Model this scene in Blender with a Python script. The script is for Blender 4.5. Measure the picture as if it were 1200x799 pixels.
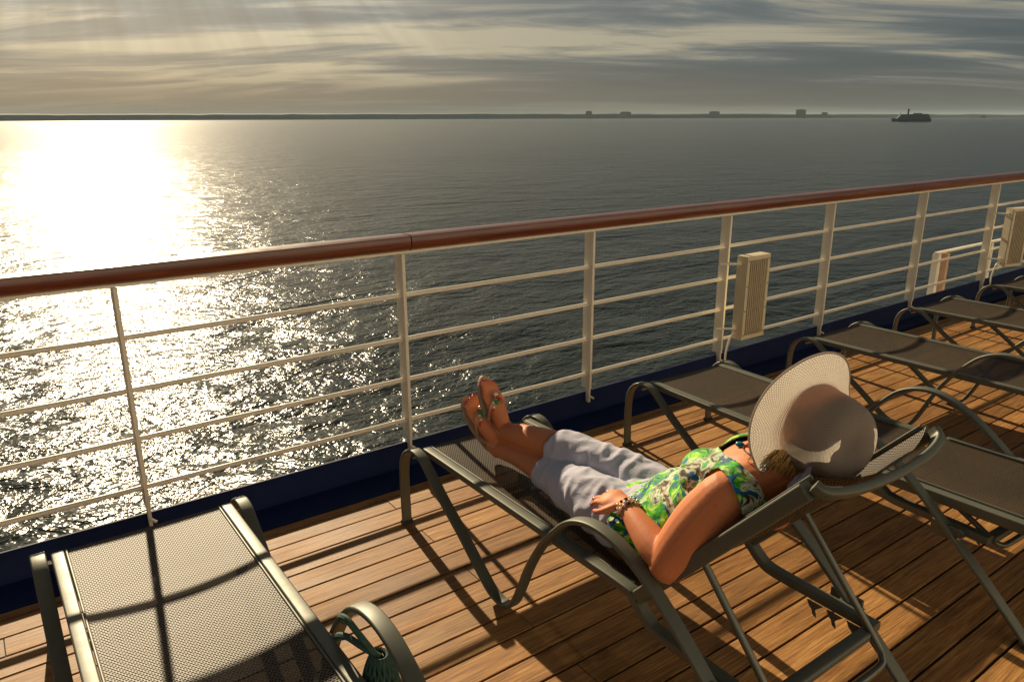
import bpy, bmesh, math, random
from mathutils import Vector, Matrix, noise
R = math.radians
random.seed(7)
for o in list(bpy.data.objects): bpy.data.objects.remove(o)
sc = bpy.context.scene
COL = sc.collection
V = Vector

# ------------------------------------------------------------------ camera
PIT, YAW, ROLL = 0.287731, 0.625304, -0.003666
Fv = V((math.sin(YAW)*math.cos(PIT), math.cos(YAW)*math.cos(PIT), -math.sin(PIT)))
R0 = V((math.cos(YAW), -math.sin(YAW), 0)); U0 = R0.cross(Fv)
Rv = R0*math.cos(ROLL)+U0*math.sin(ROLL); Uv = U0*math.cos(ROLL)-R0*math.sin(ROLL)
cd = bpy.data.cameras.new('camera'); cam = bpy.data.objects.new('camera', cd); COL.objects.link(cam)
m3 = Matrix((Rv, Uv, -Fv)).transposed()
cam.matrix_world = Matrix.Translation((0, 0, 1.7)) @ m3.to_4x4()
cd.sensor_width = 36; cd.lens = 36*885.27/1200; cd.clip_start = 0.05; cd.clip_end = 400000
sc.camera = cam

# ------------------------------------------------------------------ light
SUN_AZ, SUN_EL = R(8.0), R(26.4)          # azimuth from +Y (out to sea) towards +X
SUN_STRENGTH = 5.0
SKY_STRENGTH = 0.085
sc.view_settings.view_transform = 'Standard'; sc.view_settings.look = 'None'
sc.view_settings.gamma = 1; sc.view_settings.use_curve_mapping = False
sc.view_settings.exposure = 0.5
w = bpy.data.worlds.new("World"); sc.world = w; w.use_nodes = True

class NT:
    def __init__(s, tree): s.t = tree; s.n = tree.nodes; s.l = tree.links
    def __call__(s, typ, ins=None, **kw):
        n = s.n.new(typ)
        for k, v in kw.items(): setattr(n, k, v)
        for k, v in (ins or {}).items():
            if isinstance(v, bpy.types.NodeSocket): s.l.new(v, n.inputs[k])
            else: n.inputs[k].default_value = v
        return n
    def math(s, op, a, b=0.0, c=None, clamp=False):
        n = s.n.new('ShaderNodeMath'); n.operation = op; n.use_clamp = clamp
        for i, v in enumerate((a, b) if c is None else (a, b, c)):
            if isinstance(v, bpy.types.NodeSocket): s.l.new(v, n.inputs[i])
            else: n.inputs[i].default_value = v
        return n.outputs[0]
    def ramp(s, fac, stops, interp='LINEAR'):
        n = s.n.new('ShaderNodeValToRGB'); n.color_ramp.interpolation = interp
        e = n.color_ramp.elements
        while len(e) < len(stops): e.new(0.5)
        for i, (p, c) in enumerate(stops):
            e[i].position = p; e[i].color = (c[0], c[1], c[2], 1) if len(c) == 3 else c
        s.l.new(fac, n.inputs[0]); return n.outputs[0]
    def mix(s, f, a, b, mode='MIX'):
        n = s.n.new('ShaderNodeMix'); n.data_type = 'RGBA'; n.blend_type = mode
        for i, v in ((0, f), (6, a), (7, b)):
            if isinstance(v, bpy.types.NodeSocket): s.l.new(v, n.inputs[i])
            else: n.inputs[i].default_value = v if i == 0 else (*v, 1)
        return n.outputs[2]
    def noise(s, vec, scale, detail=3, rough=.5, dist=0):
        n = s.n.new('ShaderNodeTexNoise'); s.l.new(vec, n.inputs['Vector'])
        n.inputs['Scale'].default_value = scale; n.inputs['Detail'].default_value = detail
        n.inputs['Roughness'].default_value = rough; n.inputs['Distortion'].default_value = dist
        return n.outputs['Fac']
    def mapping(s, vec, scale=(1, 1, 1), loc=(0, 0, 0), rot=(0, 0, 0)):
        n = s.n.new('ShaderNodeMapping'); s.l.new(vec, n.inputs['Vector'])
        n.inputs['Scale'].default_value = scale; n.inputs['Location'].default_value = loc
        n.inputs['Rotation'].default_value = rot; return n.outputs[0]

# world: Nishita sky behind a broken sheet of evening cloud
W = NT(w.node_tree); w.node_tree.nodes.clear()
sky = W('ShaderNodeTexSky', sky_type='NISHITA', sun_disc=False, sun_elevation=SUN_EL, sun_rotation=SUN_AZ,
        altitude=30, air_density=1.2, dust_density=3.0, ozone_density=1.5)
tc = W('ShaderNodeTexCoord').outputs['Generated']
sx = W('ShaderNodeSeparateXYZ', {0: tc})
el = sx.outputs['Z']
zz = W.math('ADD', W.math('MAXIMUM', el, 0.0), 0.11)
cx_ = W.math('DIVIDE', sx.outputs['X'], zz); cy_ = W.math('DIVIDE', sx.outputs['Y'], zz)
# turn so that the cloud streaks lie across the picture
ca, sa = math.cos(YAW), math.sin(YAW)
across = W.math('SUBTRACT', W.math('MULTIPLY', cx_, ca), W.math('MULTIPLY', cy_, sa))
along = W.math('ADD', W.math('MULTIPLY', cx_, sa), W.math('MULTIPLY', cy_, ca))
cv = W('ShaderNodeCombineXYZ', {0: W.math('MULTIPLY', across, .33), 1: W.math('MULTIPLY', along, 1.0), 2: 3.7}).outputs[0]
n1 = W.noise(cv, 1.5, 7, .62, .6)
n2 = W.noise(W.mapping(cv, loc=(7.9, 2.1, 5)), .75, 3, .5, .3)
cl = W.math('ADD', W.math('MULTIPLY', n1, .6), W.math('MULTIPLY', n2, .55))
clouds = W.ramp(cl, [(.47, (.80, .72, .52)), (.515, (.52, .49, .39)), (.545, (.29, .32, .32)), (.58, (.17, .215, .235)), (.65, (.12, .165, .19))])
low = W.ramp(el, [(0.0, (1, 1, 1)), (.022, (.9, .9, .9)), (.055, (0, 0, 0))])      # veil close to the horizon
veil = W.mix(W.math('MULTIPLY', W.noise(W.mapping(cv, scale=(2, 1, 1)), .3, 3), 1.0), (.215, .218, .195), (.275, .265, .222))
col = W.mix(W.math('MULTIPLY', low, .85), clouds, veil)
toward = W('ShaderNodeVectorMath', {0: tc, 1: (math.sin(SUN_AZ)*math.cos(SUN_EL), math.cos(SUN_AZ)*math.cos(SUN_EL), math.sin(SUN_EL))}, operation='DOT_PRODUCT').outputs['Value']
glow = W.math('POWER', W.math('MAXIMUM', toward, 0.0), 9.0)
gl = W.math('ADD', .78, W.math('MULTIPLY', glow, .15))
se = V((math.sin(SUN_AZ)*math.cos(SUN_EL), math.cos(SUN_AZ)*math.cos(SUN_EL), math.sin(SUN_EL))); e1 = se.cross(V((0, 0, 1))).normalized(); e2 = e1.cross(se)
da = W('ShaderNodeVectorMath', {0: tc, 1: tuple(e1)}, operation='DOT_PRODUCT').outputs['Value']; db = W('ShaderNodeVectorMath', {0: tc, 1: tuple(e2)}, operation='DOT_PRODUCT').outputs['Value']
phi = W.math('ARCTAN2', da, db)
beam = W.noise(W('ShaderNodeCombineXYZ', {0: W.math('MULTIPLY', phi, 5.0), 1: 2.3, 2: 0.0}).outputs[0], 1.6, 3, .6)
beam = W.math('MULTIPLY', W.ramp(beam, [(.47, (0, 0, 0)), (.62, (1, 1, 1))]), W.ramp(el, [(.045, (0, 0, 0)), (.13, (1, 1, 1))]))
beam = W.math('MULTIPLY', beam, W.ramp(toward, [(.78, (0, 0, 0)), (.95, (1, 1, 1))]))
gl = W.math('ADD', gl, W.math('MULTIPLY', beam, .55))
zen = W.ramp(el, [(0, (1, 1, 1)), (.14, (.95, .95, .95)), (.45, (.34, .35, .36)), (1, (.15, .16, .18))])
col = W.mix(1.0, col, zen, 'MULTIPLY')
gv = W('ShaderNodeVectorMath', {0: col}, operation='SCALE'); W.l.new(W.math('MULTIPLY', gl, 4.9), gv.inputs['Scale'])
skyc = W.mix(.91, sky.outputs[0], gv.outputs[0])
bg = W('ShaderNodeBackground', {0: skyc, 1: SKY_STRENGTH})
W.l.new(bg.outputs[0], W('ShaderNodeOutputWorld').inputs[0])

sd = bpy.data.lights.new('sun', 'SUN'); sd.energy = SUN_STRENGTH; sd.angle = R(0.6); sd.color = (1.0, .81, .53)
sun = bpy.data.objects.new('sun', sd); COL.objects.link(sun)
sdir = V((math.sin(SUN_AZ)*math.cos(SUN_EL), math.cos(SUN_AZ)*math.cos(SUN_EL), math.sin(SUN_EL)))
sun.rotation_euler = sdir.to_track_quat('Z', 'Y').to_euler(); sun.location = (0, 30, 30)

# ------------------------------------------------------------------ materials
def newmat(name):
    m = bpy.data.materials.new(name); m.use_nodes = True
    t = NT(m.node_tree); b = m.node_tree.nodes['Principled BSDF']
    return m, t, b
def setp(b, t, **kw):
    names = dict(color='Base Color', rough='Roughness', metal='Metallic', spec='Specular IOR Level', normal='Normal',
                 sheen='Sheen Weight', sss='Subsurface Weight', coat='Coat Weight', coatr='Coat Roughness', alpha='Alpha', trans='Transmission Weight')
    for k, v in kw.items():
        s = b.inputs[names[k]]
        if isinstance(v, bpy.types.NodeSocket): t.l.new(v, s)
        elif k == 'color': s.default_value = (*v, 1)
        else: s.default_value = v
def bump(t, h, strength=.3, dist=.01, normal=None):
    n = t('ShaderNodeBump', {'Height': h, 'Strength': strength, 'Distance': dist})
    if normal: t.l.new(normal, n.inputs['Normal'])
    return n.outputs[0]
def simple(name, color, rough=.5, metal=0, var=.12, vscale=14, spec=.5, bs=0.0, bscale=200, **kw):
    m, t, b = newmat(name)
    tc = t('ShaderNodeTexCoord').outputs['Object']
    n = t.noise(tc, vscale, 5, .6)
    c = t.mix(n, tuple(x*(1-var*2) for x in color), tuple(min(1, x*(1+var*2)) for x in color))
    setp(b, t, color=c, metal=metal, spec=spec, rough=t.math('ADD', rough-.08, t.math('MULTIPLY', t.noise(tc, vscale*2.3, 4), .16)), **kw)
    if bs: setp(b, t, normal=bump(t, t.noise(tc, bscale, 3), bs, .002))
    return m

M = {}
M['frame'] = simple('powder_coated_frame', (.118, .122, .095), .50, .25, .10, 9, bs=.10, bscale=900)
M['tube'] = simple('bracket_tube', (.15, .15, .12), .38, .6, .12, 12)
M['plastic'] = simple('dark_plastic', (.03, .03, .032), .5)
M['steel'] = simple('pin_steel', (.55, .53, .48), .3, .9)
M['white_paint'] = simple('white_rail_paint', (.80, .74, .62), .38, 0, .07, 6, bs=.12, bscale=120)
M['blue_paint'] = simple('navy_curb_paint', (.005, .015, .068), .62, 0, .22, 5, spec=.18, bs=.15, bscale=60)
M['bounce_white'] = simple('bounce_wall_paint', (.52, .54, .57), .5, 0, .06, 3)  # tint of the unseen wall added for bounced light
M['caulk'] = simple('deck_caulking', (.012, .010, .009), .8)
M['lamp_body'] = simple('lamp_box_paint', (.68, .60, .42), .45, 0, .06, 12)
M['lens'] = simple('ribbed_lens', (.50, .44, .32), .35, 0, .12, 25)
M['sunlit_peach'] = simple('sunlit_side_tint', (.55, .33, .20), .5)  # sunlight on a white upright, put into its colour

# varnished handrail
m, t, b = newmat('varnished_wood'); M['rail_wood'] = m
tc = t('ShaderNodeTexCoord').outputs['Object']
g = t.noise(t.mapping(tc, scale=(.6, 14, 14)), 4, 8, .65, .8)
c = t.ramp(g, [(.3, (.060, .012, .006)), (.5, (.135, .028, .012)), (.7, (.23, .062, .024))])
setp(b, t, color=c, rough=t.math('ADD', .22, t.math('MULTIPLY', t.noise(tc, 20, 4), .22)), coat=.5, coatr=.2, normal=bump(t, g, .15, .002))

# teak planks: the colour changes from plank to plank (one random value per plank in the attribute)
m, t, b = newmat('teak_planks'); M['teak'] = m
tc = t('ShaderNodeTexCoord').outputs['Object']
at = t('ShaderNodeAttribute', attribute_name='plank').outputs['Fac']
off = t('ShaderNodeCombineXYZ', {0: t.math('MULTIPLY', at, 37.0), 1: t.math('MULTIPLY', at, 11.0), 2: at}).outputs[0]
pv = t('ShaderNodeVectorMath', {0: tc, 1: off}, operation='ADD').outputs[0]
g1 = t.noise(t.mapping(pv, scale=(1.1, 24, 1)), 3.2, 9, .7, 1.2)
g2 = t.noise(t.mapping(pv, scale=(3, 160, 1)), 2.0, 4, .7, .3)
g3 = t.noise(t.mapping(pv, scale=(1, 2.5, 1)), 1.7, 4, .55)
base = t.ramp(g1, [(.28, (.16, .068, .020)), (.46, (.32, .160, .052)), (.60, (.47, .260, .088)), (.78, (.60, .365, .135))])
fine = t.ramp(g2, [(.35, (.58, .53, .48)), (.52, (1, 1, 1)), (.75, (1.18, 1.15, 1.1))])
c = t.mix(1.0, base, fine, 'MULTIPLY')
tone = t.ramp(at, [(0, (.72, .68, .66)), (.3, (1.0, .93, .86)), (.6, (1.02, 1.02, 1.02)), (.8, (.88, .82, .80)), (1, (1.18, 1.16, 1.12))])
c = t.mix(1.0, c, tone, 'MULTIPLY')
blot = t.ramp(g3, [(.3, (.72, .70, .68)), (.6, (1.08, 1.06, 1.03))])
c = t.mix(.8, c, blot, 'MULTIPLY')
hgt = t.math('ADD', t.math('MULTIPLY', g1, .5), g2)
setp(b, t, color=c, rough=t.ramp(g3, [(.3, (.46,)*3), (.7, (.64,)*3)]), spec=.3, normal=bump(t, hgt, .32, .003))

# woven sling: brick pattern, the "bricks" are the gaps between the threads
def sling_mat(name, du=.0115, dv=.0075):
    m, t, b = newmat(name)
    uv = t('ShaderNodeUVMap', uv_map='UVMap').outputs[0]
    br = t('ShaderNodeTexBrick', {'Vector': uv, 'Scale': 1.0, 'Mortar Size': .0021, 'Mortar Smooth': .35, 'Brick Width': du, 'Row Height': dv,
                                  'Color1': (0, 0, 0, 1), 'Color2': (0, 0, 0, 1), 'Mortar': (1, 1, 1, 1)}, offset=.5, squash=1)
    th = br.outputs['Fac']           # 1 on thread
    tc = t('ShaderNodeTexCoord').outputs['Object']
    n = t.noise(tc, 5, 4)
    c = t.mix(n, (.054, .035, .018), (.086, .057, .029))
    c = t.mix(th, (.006, .005, .004), c)
    setp(b, t, color=c, rough=.55, spec=t.math('MULTIPLY', th, .62), normal=bump(t, th, .8, .0016))
    tr = t('ShaderNodeBsdfTransparent')
    mx = t('ShaderNodeMixShader', {1: tr.outputs[0], 2: b.outputs[0]})
    t.l.new(t.math('ADD', .92, t.math('MULTIPLY', th, .08), clamp=True), mx.inputs[0])
    t.l.new(mx.outputs[0], t.n['Material Output'].inputs[0])
    return m
M['sling'] = sling_mat('woven_sling')

# sea
m, t, b = newmat('sea_water'); M['sea'] = m
tc = t('ShaderNodeTexCoord').outputs['Object']
v1 = t.mapping(tc, scale=(1, 1.6, 1), rot=(0, 0, R(-25)))
a_ = t.noise(v1, .16, 5, .62, .4); b_ = t.noise(v1, .55, 2, .5, .6); c_ = t.noise(v1, 1.7, 1.5, .5, .4); s_ = t.noise(tc, .012, 3, .5); d_ = t.noise(t.mapping(tc, scale=(1, 1.8, 1), rot=(0, 0, R(-20))), .04, 3, .6, .4)
h = t.math('ADD', t.math('ADD', t.math('MULTIPLY', d_, 3.0), t.math('MULTIPLY', a_, 1.1)), t.math('ADD', t.math('MULTIPLY', b_, .32), t.math('MULTIPLY', c_, .12)))
dist = t('ShaderNodeVectorMath', {0: tc}, operation='LENGTH').outputs['Value']
far = t.math('DIVIDE', dist, 1400.0, clamp=True)
rg = t.math('ADD', .205, t.math('MULTIPLY', t.math('POWER', far, .5), -.02))
st = t.math('ADD', .45, t.math('MULTIPLY', s_, 1.0))
bn = t('ShaderNodeBump', {'Height': h, 'Strength': 1.0, 'Distance': 1.0}); t.l.new(t.math('MULTIPLY', st, t.math('POWER', t.math('ADD', 1.0, t.math('DIVIDE', dist, 220.0)), -.76)), bn.inputs['Strength'])
setp(b, t, color=t.mix(s_, (.010, .017, .016), (.020, .028, .024)), rough=rg, normal=bn.outputs[0]); b.inputs['IOR'].default_value = 1.33
M['coast'] = simple('coast_land', (.035, .055, .055), .9, 0, .2, .002)
M['far_building'] = simple('far_building_wall', (.06, .075, .07), .8, 0, .15, .02)
M['far_ship'] = simple('far_ship_hazy', (.08, .15, .21), .6, 0, .1, .03)  # blue lightened so the far vessels look hazier
M['far_dark'] = simple('far_ship_glass', (.02, .03, .035), .4)

# ------------------------------------------------------------------ mesh helpers
def link(name, me, mat=None, parent=None, smooth=True):
    o = bpy.data.objects.new(name, me); COL.objects.link(o)
    if mat is not None and not me.materials: me.materials.append(mat)
    if parent: o.parent = parent
    if smooth:
        for p in me.polygons: p.use_smooth = True
    return o
def tag(o, label=None, cat=None, group=None, kind=None):
    if label: o['label'] = label
    if cat: o['category'] = cat
    if group: o['group'] = group
    if kind: o['kind'] = kind
    return o
def empty(name, loc, rz=0):
    o = bpy.data.objects.new(name, None); COL.objects.link(o); o.location = loc; o.rotation_euler.z = rz
    o.empty_display_size = .1; return o
def children(o): return [c for c in bpy.data.objects if c.parent == o]
def copy_tree(o, parent=None):
    c = o.copy(); COL.objects.link(c)
    if parent: c.parent = parent
    for ch in children(o): copy_tree(ch, c)
    return c
def box(bm, lo, hi, mat=None):
    r = bmesh.ops.create_cube(bm, size=1)
    lo, hi = V(lo), V(hi)
    for v in r['verts']:
        v.co = V(((lo[i]+hi[i])/2 + v.co[i]*(hi[i]-lo[i]) for i in range(3)))
        if mat: v.co = mat @ v.co
    return r['verts']
def catmull(pts, n=6):
    pts = [V(p) for p in pts]; out = []
    P = [pts[0]*2-pts[1]] + pts + [pts[-1]*2-pts[-2]]
    for i in range(1, len(P)-2):
        for k in range(n):
            u = k/n; a, b_, c, d = P[i-1], P[i], P[i+1], P[i+2]
            out.append(.5*((2*b_)+(c-a)*u+(2*a-5*b_+4*c-d)*u*u+(3*b_-a-3*c+d)*u**3))
    out.append(pts[-1]); return out
def sweep(bm, path, prof, side=None, cap=True, closed=False):
    """prof(i,n) -> list of (a,b) offsets; a along side, b along side x tangent"""
    n = len(path); rings = []; prev = None
    for i, p in enumerate(path):
        if closed: tg = (path[(i+1) % n]-path[i-1]).normalized()
        else: tg = (path[min(i+1, n-1)]-path[max(i-1, 0)]).normalized()
        if side is not None: s = (side-tg*side.dot(tg)).normalized()
        else:
            if prev is None:
                a = V((0, 0, 1)) if abs(tg.z) < .9 else V((1, 0, 0)); s = tg.cross(a).normalized()
            else: s = (prev-tg*prev.dot(tg)).normalized()
            prev = s
        u = s.cross(tg).normalized()
        rings.append([bm.verts.new(p+s*a+u*b_) for a, b_ in prof(i, n)])
    k = len(rings[0])
    for i in range(n if closed else n-1):
        A, B = rings[i], rings[(i+1) % n]
        for j in range(k): bm.faces.new((A[j], A[(j+1) % k], B[(j+1) % k], B[j]))
    if cap and not closed:
        bm.faces.new(rings[0][::-1]); bm.faces.new(rings[-1])
def circ(r, k=10): return [(r*math.cos(2*math.pi*j/k), r*math.sin(2*math.pi*j/k)) for j in range(k)]
def rrect(wd, th, r=None, seg=3):
    r = r or min(wd, th)*.35; out = []
    for cx, cy, a0 in ((wd/2-r, th/2-r, 0), (-wd/2+r, th/2-r, 90), (-wd/2+r, -th/2+r, 180), (wd/2-r, -th/2+r, 270)):
        for s in range(seg+1):
            a = R(a0+90*s/seg); out.append((cx+r*math.cos(a), cy+r*math.sin(a)))
    return out
def tube(bm, pts, r, n=6, k=10, smooth=True):
    path = catmull(pts, n) if smooth and len(pts) > 2 else [V(p) for p in pts]
    rr = r if callable(r) else (lambda i, n_: r)
    sweep(bm, path, lambda i, n_: circ(rr(i, n_), k))
def bar(bm, pts, wd, th, n=6, side=V((1, 0, 0)), smooth=True, r=None):
    path = catmull(pts, n) if smooth else [V(p) for p in pts]
    pr = rrect(wd, th, r); sweep(bm, path, lambda i, n_: pr, side=side)
def done(name, bm, mat, parent=None, smooth=True, autosmooth=True):
    bmesh.ops.recalc_face_normals(bm, faces=bm.faces)
    me = bpy.data.meshes.new(name); bm.to_mesh(me); bm.free()
    o = link(name, me, mat, parent, smooth)
    if smooth and autosmooth:
        try: me.set_sharp_from_angle(angle=R(38))
        except Exception: pass
    return o

# ------------------------------------------------------------------ setting: sea, coast, deck
SEA_Z = -22.0
bm = bmesh.new(); rr_ = [0, 30, 80, 200, 500, 1500, 5000, 20000, 60000]
vs = []
NA = 64
rings = []
for r in rr_[1:]:
    rings.append([bm.verts.new((r*math.cos(2*math.pi*a/NA), r*math.sin(2*math.pi*a/NA), 0)) for a in range(NA)])
bm.faces.new(rings[0])
for A, B in zip(rings, rings[1:]):
    for j in range(NA): bm.faces.new((A[j], B[j], B[(j+1) % NA], A[(j+1) % NA]))
o = done('water', bm, M['sea'], smooth=False); o.location = (0, 0, SEA_Z); tag(o, kind='structure')

def far_pos(px, d):        # horizontal direction of a column of the photograph at distance d
    dr = Fv*885.27 + Rv*(px-600) + Uv*(262); dr.z = 0; dr.normalize(); return dr*d
# low coast, nearer at the left and running away to the right
bm = bmesh.new(); prev = None
for i in range(0, 201):
    px = -900+i*13.5
    d = 11500
    hgt = (86 if px < 560 else 86-(px-560)*.085) + 6*noise.noise(V((px*.02, 0, 0))) + 7*noise.noise(V((px*.11, 3, 0)))+6*noise.noise(V((px*.37, 9, 0)))
    if px > 780: hgt = max(24, hgt)
    a = far_pos(px, d); b_ = far_pos(px, d+900)
    cur = [bm.verts.new((a.x, a.y, SEA_Z-1)), bm.verts.new((a.x*1.004, a.y*1.004, SEA_Z+hgt*.8)), bm.verts.new((a.x*1.02, a.y*1.02, SEA_Z+hgt)), bm.verts.new((b_.x, b_.y, SEA_Z-1))]
    if prev:
        for k in range(3): bm.faces.new((prev[k], cur[k], cur[k+1], prev[k+1]))
    prev = cur
tag(done('coast_terrain', bm, M['coast']), kind='structure')

def far_building(px, wpx, top, label=''):
    d = 11450; k = d/897; zt = 23.7+(138-top)*k; zb = 30
    e = empty('distant_building', far_pos(px, d)+V((0, 0, SEA_Z)), -math.atan2(far_pos(px, 1).x, far_pos(px, 1).y))
    wd = wpx*k; zm = zt-5
    bm = bmesh.new(); box(bm, (-wd/2, -60, zb-60), (wd/2, 60, zm)); done('wall', bm, M['far_building'], e, False)
    bm = bmesh.new(); box(bm, (-wd*.36, -50, zm+.2), (wd*.30, 50, zt)); done('upper_storey', bm, M['far_building'], e, False)
    bm = bmesh.new(); box(bm, (-wd*.45, -61.5, zm-14), (wd*.45, -60.3, zm-8)); done('window_band', bm, M['far_dark'], e, False)
    tag(e, label, 'building', 'buildings on the far coast')
far_building(690, 7, 131.6, label='small dark block standing on the coast, leftmost of the far buildings')
far_building(733, 12, 132.6, label='long low dark block on the coast, second far building from the left')
far_building(837, 11, 132.6, label='low flat-topped block on the coast, in the middle of the far buildings')
far_building(938, 10, 131.2, label='tallest dark block on the far coast, left of the cruise ship')
far_building(966, 6, 134.2, label='tiny low block on the coast just right of the tallest far building')

# far cruise ship
d = 3700; p = far_pos(1068, d); e = empty('cruise_ship', p+V((0, 0, SEA_Z)), -math.atan2(p.x, p.y)+R(12))
L = 152; k = d/885
bm = bmesh.new()
sec = [(-.5, .55, 8.5), (-.46, .8, 9), (-.3, 1, 9), (0, 1, 9), (.3, .95, 9), (.42, .6, 10), (.5, .03, 11)]
prev = None
for sx_, wf, hh in sec:
    x = sx_*L; hw = 13*wf
    cur = [bm.verts.new((-x+(4 if sx_ > .45 else 0), -hw*.7, -2)), bm.verts.new((-x, -hw, hh)), bm.verts.new((-x, hw, hh)), bm.verts.new((-x+(4 if sx_ > .45 else 0), hw*.7, -2))]
    if prev:
        for q in range(4): bm.faces.new((prev[q], cur[q], cur[(q+1) % 4], prev[(q+1) % 4]))
    else: bm.faces.new(cur)
    prev = cur
bm.faces.new(prev[::-1]); done('hull', bm, M['far_ship'], e, False)
for i, (a, b_, z) in enumerate(((-.46, .36, 9.2), (-.45, .33, 12.6), (-.43, .31, 16), (-.41, .29, 19.4))):
    bm = bmesh.new(); box(bm, (-b_*L, -11.5+i*.4, z), (-a*L, 11.5-i*.4, z+3.2)); done('deck_storey', bm, M['far_ship'], e, False)
    bm = bmesh.new()
    box(bm, (-b_*L+2, -11.9+i*.4, z+1), (-a*L-2, -11.52+i*.4, z+2.4))
    done('window_band', bm, M['far_dark'], e, False)
bm = bmesh.new(); box(bm, (5, -6, 22.8), (38, 6, 26)); bmesh.ops.bevel(bm, geom=bm.edges[:], offset=.8, segments=2); done('lounge_deck', bm, M['far_ship'], e, False)
bm = bmesh.new(); box(bm, (-17, -4, 22.8), (-11.5, 4, 38)); box(bm, (-18, -5, 36), (-10, 5, 39)); done('funnel', bm, M['far_dark'], e, False)
bm = bmesh.new(); tube(bm, [(-44, 0, 20), (-44, 0, 29)], .8); done('mast', bm, M['far_ship'], e)
e.scale = (1, 1, 1.3)
tag(e, 'distant blue-grey cruise ship with a dark funnel, lying off the coast', 'ship')
p = far_pos(1152, 9500); e = empty('distant_boat', p+V((0, 0, SEA_Z)), -math.atan2(p.x, p.y))
bm = bmesh.new(); box(bm, (-26, -7, -1), (26, 7, 14)); bmesh.ops.bevel(bm, geom=bm.edges[:], offset=2, segments=1); done('hull', bm, M['far_ship'], e, False)
bm = bmesh.new(); box(bm, (-8, -5, 14.2), (10, 5, 26)); done('cabin', bm, M['far_ship'], e, False)
bm = bmesh.new(); tube(bm, [(0, 0, 26), (0, 0, 42)], 1.2); done('mast', bm, M['far_ship'], e)
tag(e, 'tiny boat with a mast on the horizon, right of the cruise ship', 'boat')

# deck planking
RAIL_Y = 3.15; PITCH = .1135; SEAM0 = 2.796
X0, X1 = -4.0, 16.0
def edge_y(x): return 2.968 + max(0, min(1, (x-4.5)/2.5))*.045
bm = bmesh.new(); lay = bm.verts.layers.float.new('plank')
for k in range(-2, 46):
    ya = SEAM0-(k)*PITCH; yb = ya+PITCH       # plank between ya and yb
    if k < 0 and ya > 2.95: continue
    g = .0055
    if k == -1 or yb > 2.93: yb = 2.962+.0
    if k == -1: ya = SEAM0+PITCH-.0; 
    if ya >= yb-.02: continue
    # joints along the plank
    ofs = {0: 1.37, 1: .37+3.6, 2: 2.2+1.4}[(k) % 3]
    xs = [X0]; x = ofs-4.1*3
    while x < X1:
        if x > X0+.2: xs.append(x)
        x += 4.1
    xs.append(X1)
    for a, b_ in zip(xs, xs[1:]):
        rv = random.random(); dz = random.uniform(-.0006, .0006)
        vv = box(bm, (a+.002, ya+g, -.03), (b_-.002, yb-g, 0+dz))
        for v in vv: v[lay] = rv
bmesh.ops.bevel(bm, geom=[e_ for e_ in bm.edges if all(v.co.z > -.01 for v in e_.verts)], offset=.0012, segments=1)
tag(done('deck', bm, M['teak'], smooth=False), kind='structure')
bm = bmesh.new(); box(bm, (X0-1, -8, -.2), (X1+1, 2.96, -.006)); tag(done('deck_caulking', bm, M['caulk'], smooth=False), kind='structure')

# navy curb (coaming) along the deck edge
bm = bmesh.new(); prev = None
for i in range(0, 81):
    x = X0-1+i*(X1-X0+2)/80
    zt = .137 + max(0, min(1.4, (x-1.5)/6))*.037
    ey = edge_y(x); wob = .0015*noise.noise(V((x*3, 0, 0)))
    pf = [(ey+wob, -.15), (ey+wob, .004), (ey+.02, .007), (ey+.06, .012), (RAIL_Y-.03, .02), (RAIL_Y-.008, .05), (RAIL_Y-.002, zt-.004), (RAIL_Y+.002, zt), (RAIL_Y+.012, zt), (RAIL_Y+.014, zt-.004), (RAIL_Y+.014, -.15)]
    cur = [bm.verts.new((x, a, b_)) for a, b_ in pf]
    if prev:
        for q in range(len(cur)): bm.faces.new((prev[q], cur[q], cur[(q+1) % len(cur)], prev[(q+1) % len(cur)]))
    prev = cur
curb = done('coaming', bm, M['blue_paint']); tag(curb, kind='structure')
# ship side under the deck edge
bm = bmesh.new(); box(bm, (X0-1, -8, SEA_Z-.5), (X1+1, RAIL_Y+.012, -.21)); tag(done('hull_side', bm, M['white_paint'], smooth=False), 'white side of the ship under the open deck', 'hull', kind='structure')

# ------------------------------------------------------------------ railing
rail = empty('deck_railing', (0, RAIL_Y, 0)); tag(rail, 'white steel ship railing with a varnished wooden handrail along the deck edge', 'railing')
def zrail(x): return 0.0
def wood_piece(xa, xb):
    bm = bmesh.new()
    n = max(2, int((xb-xa)/.25)); path = [V((xa+(xb-xa)*i/n, 0, 1.142)) for i in range(n+1)]
    # flattened, rounded handrail
    pf = [(-.058, -.018), (-.052, -.033), (-.03, -.037), (.03, -.037), (.052, -.033), (.058, -.018), (.058, .010), (.048, .028), (.025, .036), (-.025, .036), (-.048, .028), (-.058, .010)]
    sweep(bm, path, lambda i, n_: pf, side=V((0, 1, 0)))
    o = done('handrail', bm, M['rail_wood'], rail); return o
joints = [X0-1, -1.4, 1.662, 6.22, 9.4, 12.4, X1+1]
for a, b_ in zip(joints, joints[1:]): wood_piece(a+.003, b_-.003)
bm = bmesh.new(); box(bm, (X0-1, -.022, 1.092), (X1+1, .022, 1.104)); done('handrail_plate', bm, M['white_paint'], rail, False)
for a in joints[1:-1]:
    bm = bmesh.new(); box(bm, (a-.0028, -.05, 1.109), (a+.0028, .05, 1.171)); done('handrail_joint', bm, M['plastic'], rail, False)
ROD = [.889, .674, .467, .255]
for z in ROD:
    bm = bmesh.new(); path = [V((X0-1+i*(X1-X0+2)/120, 0, z+.0015*noise.noise(V((i*.7, z*9, 0))))) for i in range(121)]
    sweep(bm, path, lambda i, n_: circ(.0112, 10)); done('rail_rod', bm, M['white_paint'], rail)
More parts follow.
